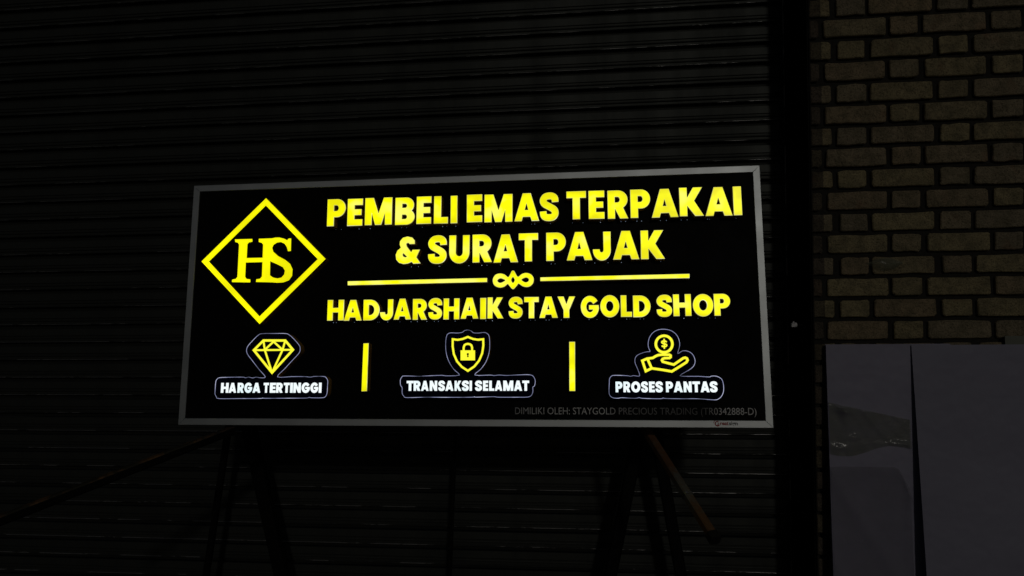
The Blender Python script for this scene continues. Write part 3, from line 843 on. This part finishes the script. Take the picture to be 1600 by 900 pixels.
for iz in range(NZF + 1):
    tz = iz / NZF
    for ix in range(NXF + 1):
        tx = ix / NXF
        top = .826 - .10 * max(0, tx - .80) ** 2 / .04
        z = .06 + (top - .06) * tz
        x = .8125 + tx * .258
        y = 2.525 - (1.238 - z) * .052 - .0022
        g_ = tx * .9 + tz * 1.6
        crease = .007 * math.exp(-((g_ - 1.55) / .10) ** 2) + .006 * math.exp(-((g_ - .95 + .3 * tx) / .08) ** 2)
        crease += .009 * math.exp(-((tx - .86 - .12 * tz) / .05) ** 2) * tz + .004 * math.exp(-((tz - .985) / .02) ** 2)
        crease += .004 * (1 + math.sin(tx * 5 - tz * 9)) * math.exp(-((tz - .5) / .3) ** 2) * .5
        vs.append((x - .8105, y - crease - (2.525 - 1.238 * .052), z))
for iz in range(NZF):
    for ix in range(NXF):
        a = iz * (NXF + 1) + ix
        fs.append((a, a + 1, a + NXF + 2, a + NXF + 1))
link('protective_film', vs, fs, M['film_low'], parent=bl, smooth=True)

# ================================================================== SIGN STAND
def outward(o):
    bm = bmesh.new(); bm.from_mesh(o.data)
    bmesh.ops.recalc_face_normals(bm, faces=bm.faces)
    bm.to_mesh(o.data); bm.free()
    return o
stand = thing('sign_stand', (-.5, 2.25, 0), 'black steel trestle stand with rusty sloping arms under the lit sign', 'stand')
so = Vector((-.5, 2.25, 0))
def leg_part(name, p, q, wx, wy, mat, upv=(0, 1, 0), parent=stand):
    mb = MB(); mb.bar(Vector(p) - so, Vector(q) - so, wx, wy, upv=upv, bev=min(wx, wy) * .14)
    return outward(mb.build(name, mat, parent))
leg_part('top_beam', (-1.36, 2.62, .972), (.30, 2.62, .972), .05, .036, M['steel_black'], (0, 0, 1))
for p, q, w in LEGS:
    p, q = Vector(p), Vector(q)
    d_ = (q - p) / (p.z - q.z)
    lg = leg_part('leg', p + d_ * (p.z - .956), p + d_ * (p.z - .004), w, w * .8, M['steel_black'])
for xb in (-1.10, .10):
    leg_part('bracket', (xb, 2.594, .992), (xb, 2.16, 1.032), .02, .012, M['steel_black'], (0, 0, 1))
arm = leg_part('support_arm', (.1705, 2.2312, 1.004), (.3163, 1.905, .7891), .024, .024, M['rust'], (0, 0, 1))
d = (Vector((.3163, 1.905, .7891)) - Vector((.1705, 2.2312, 1.004))).normalized()
p0 = Vector((.3163, 1.905, .7891))
mb = MB(); mb.bar(p0 - d * .004 - so, p0 + d * .018 - so, .031, .030, bev=.005)
mb.build('end_cap', M['rubber'], arm)
# a strip of pale tape round the arm
p1 = Vector((.1705, 2.2312, 1.004)) + (p0 - Vector((.1705, 2.2312, 1.004))) * .66
mb = MB(); mb.bar(p1 - so, p1 + d * .006 - so, .0262, .0262)
mb.build('tape_band', M['screw'], arm)
mb = MB(); mb.bar(Vector((-1.133, 2.141, 1.011)) - so, Vector((-1.5575, 1.592, .857)) - so, .024, .026, upv=(0, 0, 1), bev=.004)
# its top face has rusted, the sides kept their black paint
ob = outward(mb.build('support_arm', [M['steel_black'], M['rust_dark']], stand))
for poly_ in ob.data.polygons:
    if poly_.normal.z > .55:
        poly_.material_index = 1

# ================================================================== LIT SIGN
S = D['sign']
ux, uz, nn = Vector(S['ux']), Vector(S['uz']), Vector(S['n'])
sign = thing('light_box_sign', (0, 0, 0), 'black illuminated gold shop sign with glowing yellow raised letters leaning in front of the shutter', 'illuminated sign')
sign.matrix_world = Matrix.Translation(Vector(S['o'])) @ Matrix((ux, -nn, uz)).transposed().to_4x4()
W_, H_ = 1.83, S['H']
mm = lambda l: [(a / 1000, c_ / 1000) for a, c_ in l]

# body behind, black panel in front
mb = MB(); mb.box((.004, .012, .004), (W_ - .004, .085, H_ - .004)); mb.build('back_box', M['steel_black'], sign)
mb = MB(); mb.box((.012, .005, .012), (W_ - .012, .0115, H_ - .012)); mb.build('face_panel', M['panel'], sign)
# four mitred rails
fw = .0215
def rail(pa, pb, pc, pd):
    """outer a->b, inner d<-c, extruded; bevelled front lips"""
    g_ = .00025
    pts_o = [Vector(pa), Vector(pb), Vector(pc), Vector(pd)]
    cen = sum(pts_o, Vector((0, 0))) / 4
    def shrink(k_):
        out = []
        along = (pts_o[1] - pts_o[0]).normalized()
        acr = (pts_o[3] - pts_o[0] - along * (pts_o[3] - pts_o[0]).dot(along)).normalized()
        for i_, p in enumerate(pts_o):
            sa = 1 if i_ in (0, 3) else -1
            sc = 1 if i_ in (0, 1) else -1
            out.append(p + acr * k_ * sc + along * (g_ * sa) + along * k_ * sa * (1 if sc > 0 else .0) * 1.0)
        return out
    q0 = shrink(.0)
    q1 = shrink(.0012)
    mb = MB()
    vs = [(p.x, .088, p.y) for p in q0] + [(p.x, .0012, p.y) for p in q0] + [(p.x, 0, p.y) for p in q1]
    fs = [(3, 2, 1, 0)]
    for i_ in range(4):
        j_ = (i_ + 1) % 4
        fs += [(i_, j_, 4 + j_, 4 + i_), (4 + i_, 4 + j_, 8 + j_, 8 + i_)]
    fs.append((8, 9, 10, 11))
    mb.add(vs, fs)
    return mb.build('frame_rail', M['alu'], sign)
rails = [rail((0, 0), (W_, 0), (W_ - fw, fw), (fw, fw)),
         rail((W_, 0), (W_, H_), (W_ - fw, H_ - fw), (W_ - fw, fw)),
         rail((W_, H_), (0, H_), (fw, H_ - fw), (W_ - fw, H_ - fw)),
         rail((0, H_), (0, 0), (fw, fw), (fw, H_ - fw))]

BACK, FACE, INL = -.0049, .028, .029
leaks = MB()
def put_letter(ch, u0, u1, v0, v1, parent, back, front, mats, side_rim=.0022, over=0.0):
    o_, hs = GLYPH[ch]
    if ch in 'OGSJU&':                       # round letters overshoot the line a little
        over = over or (v1 - v0) * .012
    u0, u1 = u0 + (.0007 if side_rim else .0004), u1 - (.0007 if side_rim else .0004)
    cu = (u0 + u1) / 2
    f = lambda p: (u0 + (u1 - u0) * p[0] - cu, v0 + (v1 - v0) * p[1])
    mb = MB()
    raised(mb, [f(p) for p in o_], [[f(p) for p in h] for h in hs], back, front, 0, 1, 2, side_rim, .0011 if side_rim else 0)
    mb.v = [(x, y, z - v0) for x, y, z in mb.v]
    o = mb.build('letter', mats, parent)
    o.location = (cu, 0, v0)
    return o
big = [M['yellow'], M['rim'], M['return']]
for key in ('line1', 'line2', 'line3'):
    L = D[key]
    v0, v1 = L['base'] / 1000, L['top'] / 1000
    for ch, a, c_ in L['glyphs']:
        dz = random.uniform(-.0012, .0012)
        o = put_letter(ch, a / 1000, c_ / 1000, v0 + dz, v1 + dz, sign, BACK, FACE, big)
        o.rotation_euler = (0, random.uniform(-.006, .006), 0)
        for q in range(random.choice((1, 2, 2))):
            ru = random.uniform(a + 6, max(c_ - 6, a + 7)) / 1000
            r_ = random.uniform(.0006, .0014)
            leaks.add([(ru + r_ * math.cos(t), BACK * -1 - .0012, v0 - .003 + r_ * math.sin(t)) for t in [k_ * math.pi / 3 for k_ in range(6)]] , [tuple(range(6))])
lk = leaks.build('light_leaks', M['leak'], sign)
lk['kind'] = 'stuff'

def raised_part(name, outer, holes, mats, parent=sign, back=BACK, front=FACE, rim=.0022):
    mb = MB(); raised(mb, outer, holes, back, front, 0, 1, 2, rim, .0009 if mats is big else 0)
    return mb.build(name, mats, parent)
for kx in ('bar1', 'bar2'):
    raised_part('divider_bar', mm(D[kx]), [], big)
for kx in ('rule1', 'rule2'):
    raised_part('rule_bar', mm(D[kx]), [], big)
# knot ornament between the rules
raised_part('knot_ornament', catmull(mm(D['orn']), 3, closed=True), [catmull(mm(q), 3, closed=True) for q in D['ornh']], big)

# diamond emblem
dia = raised_part('diamond_emblem', mm(D['diamond_out']), [], [M['panel'], M['panel'], M['return']])
mb = MB(); raised(mb, mm(D['diamond_out']), [mm(D['diamond_in'])], FACE + .0002, FACE + .002, 0, 1, 0, 0)
mb.build('emblem_border', [M['yellow_soft'], M['rim']], dia)
hb_ = MB()
for i_ in range(3):
    raised(hb_, mm(D['HS'][i_]), [], FACE + .0002, FACE + .0012 + .0002 * i_, 0, 0, 0, 0)
hb_.build('letter', [M['yellow_soft']], dia)
hb_ = MB(); raised(hb_, mm(D['HS'][3]), [], FACE + .0002, FACE + .0022, 0, 0, 0, 0)
hb_.build('letter', [M['yellow_soft']], dia)

# three caption plates with icons
def caption_plate(key, wl, icon_fn):
    pl = mm(D[key])
    P = catmull(pl, 3, closed=True)
    # keep the notches where the plate narrows, smooth the rest
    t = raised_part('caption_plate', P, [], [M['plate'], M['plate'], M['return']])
    mb = MB(); stroke(mb, P + [P[0]], .0015, FACE + .0001, FACE + .0007, 0, closed=True)
    mb.build('glowing_edge', [M['edge']], t)
    L = D[wl]
    for ch, a, c_ in L['glyphs']:
        ww = (c_ - a) / 1000
        put_letter(ch, a / 1000, c_ / 1000, L['base'] / 1000, L['top'] / 1000, t, FACE + .0002, INL, [M['white'], M['white'], M['white']], 0)
    icon_fn(t)
    return t
def icon_gem(t):
    mb = MB()
    for i_, q in enumerate(D['gem']):
        stroke(mb, mm(q), .0072 if i_ == 0 else .0058, FACE + .0002, INL + .0002 * i_, 0)
    mb.build('gem_icon', [M['yellow_icon']], t)
def icon_shield(t):
    mb = MB(); stroke(mb, mm(D['shield'][0]), .0062, FACE + .0002, INL, 0); mb.build('shield_icon', [M['yellow_icon']], t)
    mb = MB(); raised(mb, mm(D['lock']), [mm(D['keyhole'])], FACE + .0002, INL, 0, 0, 0, 0)
    stroke(mb, mm(D['shackle'][0]), .0062, FACE + .0002, INL + .0003, 0)
    mb.build('padlock_icon', [M['yellow_icon']], t)
def icon_hand(t):
    mb = MB(); stroke(mb, mm(D['coin'][0]), .0075, FACE + .0002, INL, 0)
    (x0, z0), (x1, z1) = mm(D['dollar'])
    h = z1 - z0
    c = catmull([(400, 500), (330, 600), (245, 622), (130, 590), (92, 500), (150, 400), (245, 355), (350, 300), (398, 215), (350, 110), (245, 78), (140, 105), (88, 190)], 3)
    c2 = [(x0 + (x1 - x0) * p[0] / 490, z0 + h * (.14 + .72 * p[1] / 700)) for p in c]
    stroke(mb, c2, .0045, FACE + .0002, INL + .0003, 0)
    cx = (x0 + x1) / 2
    stroke(mb, [(cx, z0), (cx, z1)], .0040, FACE + .0002, INL + .0006, 0)
    mb.build('coin_icon', [M['yellow_icon']], t)
    mb = MB()
    for i_, q in enumerate(D['hand']):
        stroke(mb, mm(q), .0072, FACE + .0002, INL + .0003 * i_, 0)
    mb.build('hand_icon', [M['yellow_icon']], t)
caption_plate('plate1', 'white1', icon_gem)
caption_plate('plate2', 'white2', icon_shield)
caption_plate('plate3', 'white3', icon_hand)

# thin printed lines with the built-in font
def text_mesh(body, x0, x1, z0, z1, y, mat, name, parent, bold=0.0, spacing=1.0):
    """the cap height is z1 - z0, the text runs from x0 to x1"""
    cu = bpy.data.curves.new(name, 'FONT')
    cu.body = body
    cu.size = 1.0
    cu.space_character = spacing
    cu.offset = bold
    cu.resolution_u = 3
    tmp = bpy.data.objects.new(name, cu)
    C.objects.link(tmp)
    dg = bpy.context.evaluated_depsgraph_get()
    me = bpy.data.meshes.new_from_object(tmp.evaluated_get(dg))
    bpy.data.objects.remove(tmp, do_unlink=True)
    xs = [v.co.x for v in me.vertices]
    a, b_ = min(xs), max(xs)
    cu2 = bpy.data.curves.new('cap', 'FONT'); cu2.body = 'H'; cu2.size = 1.0
    t2 = bpy.data.objects.new('cap', cu2); C.objects.link(t2)
    dg = bpy.context.evaluated_depsgraph_get()
    me2 = bpy.data.meshes.new_from_object(t2.evaluated_get(dg))
    cap = max(v.co.y for v in me2.vertices)
    bpy.data.objects.remove(t2, do_unlink=True)
    bpy.data.meshes.remove(me2)
    for v in me.vertices:
        x, h = v.co.x, v.co.y
        v.co = (x0 + (x - a) / (b_ - a) * (x1 - x0), -y, z0 + h / cap * (z1 - z0))
    for p in me.polygons:
        p.use_smooth = False
    me.materials.clear()
    me.materials.append(mat)
    o = bpy.data.objects.new(name, me)
    C.objects.link(o)
    o.parent = parent
    return o
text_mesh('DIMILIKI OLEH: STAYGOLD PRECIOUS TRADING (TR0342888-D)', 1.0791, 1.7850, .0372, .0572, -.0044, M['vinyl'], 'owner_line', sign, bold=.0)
# maker's mark on the lower rail: a red swirl and the name
lr = rails[0]
mb = MB()
cx, cz = 1.6725, .0118
stroke(mb, arc(cx, cz, .0064, .0064, 60, 330, 14), .0030, .0001, .0004, 0, closed=False)
stroke(mb, arc(cx + .0012, cz - .0006, .0028, .0028, 200, 480, 10), .0018, .0001, .0006, 0, closed=False)
stroke(mb, arc(cx - .004, cz + .003, .0062, .0062, 100, 200, 8), .0014, .0001, .0008, 0, closed=False)
mb.build('maker_emblem', [M['ink_red']], lr)
text_mesh('reat', 1.6800, 1.7040, .0080, .0185, .0004, M['ink_red'], 'maker_name', lr, bold=.030)
text_mesh('sign', 1.7052, 1.7300, .0080, .0185, .0004, M['ink_black'], 'maker_name', lr, bold=.020)
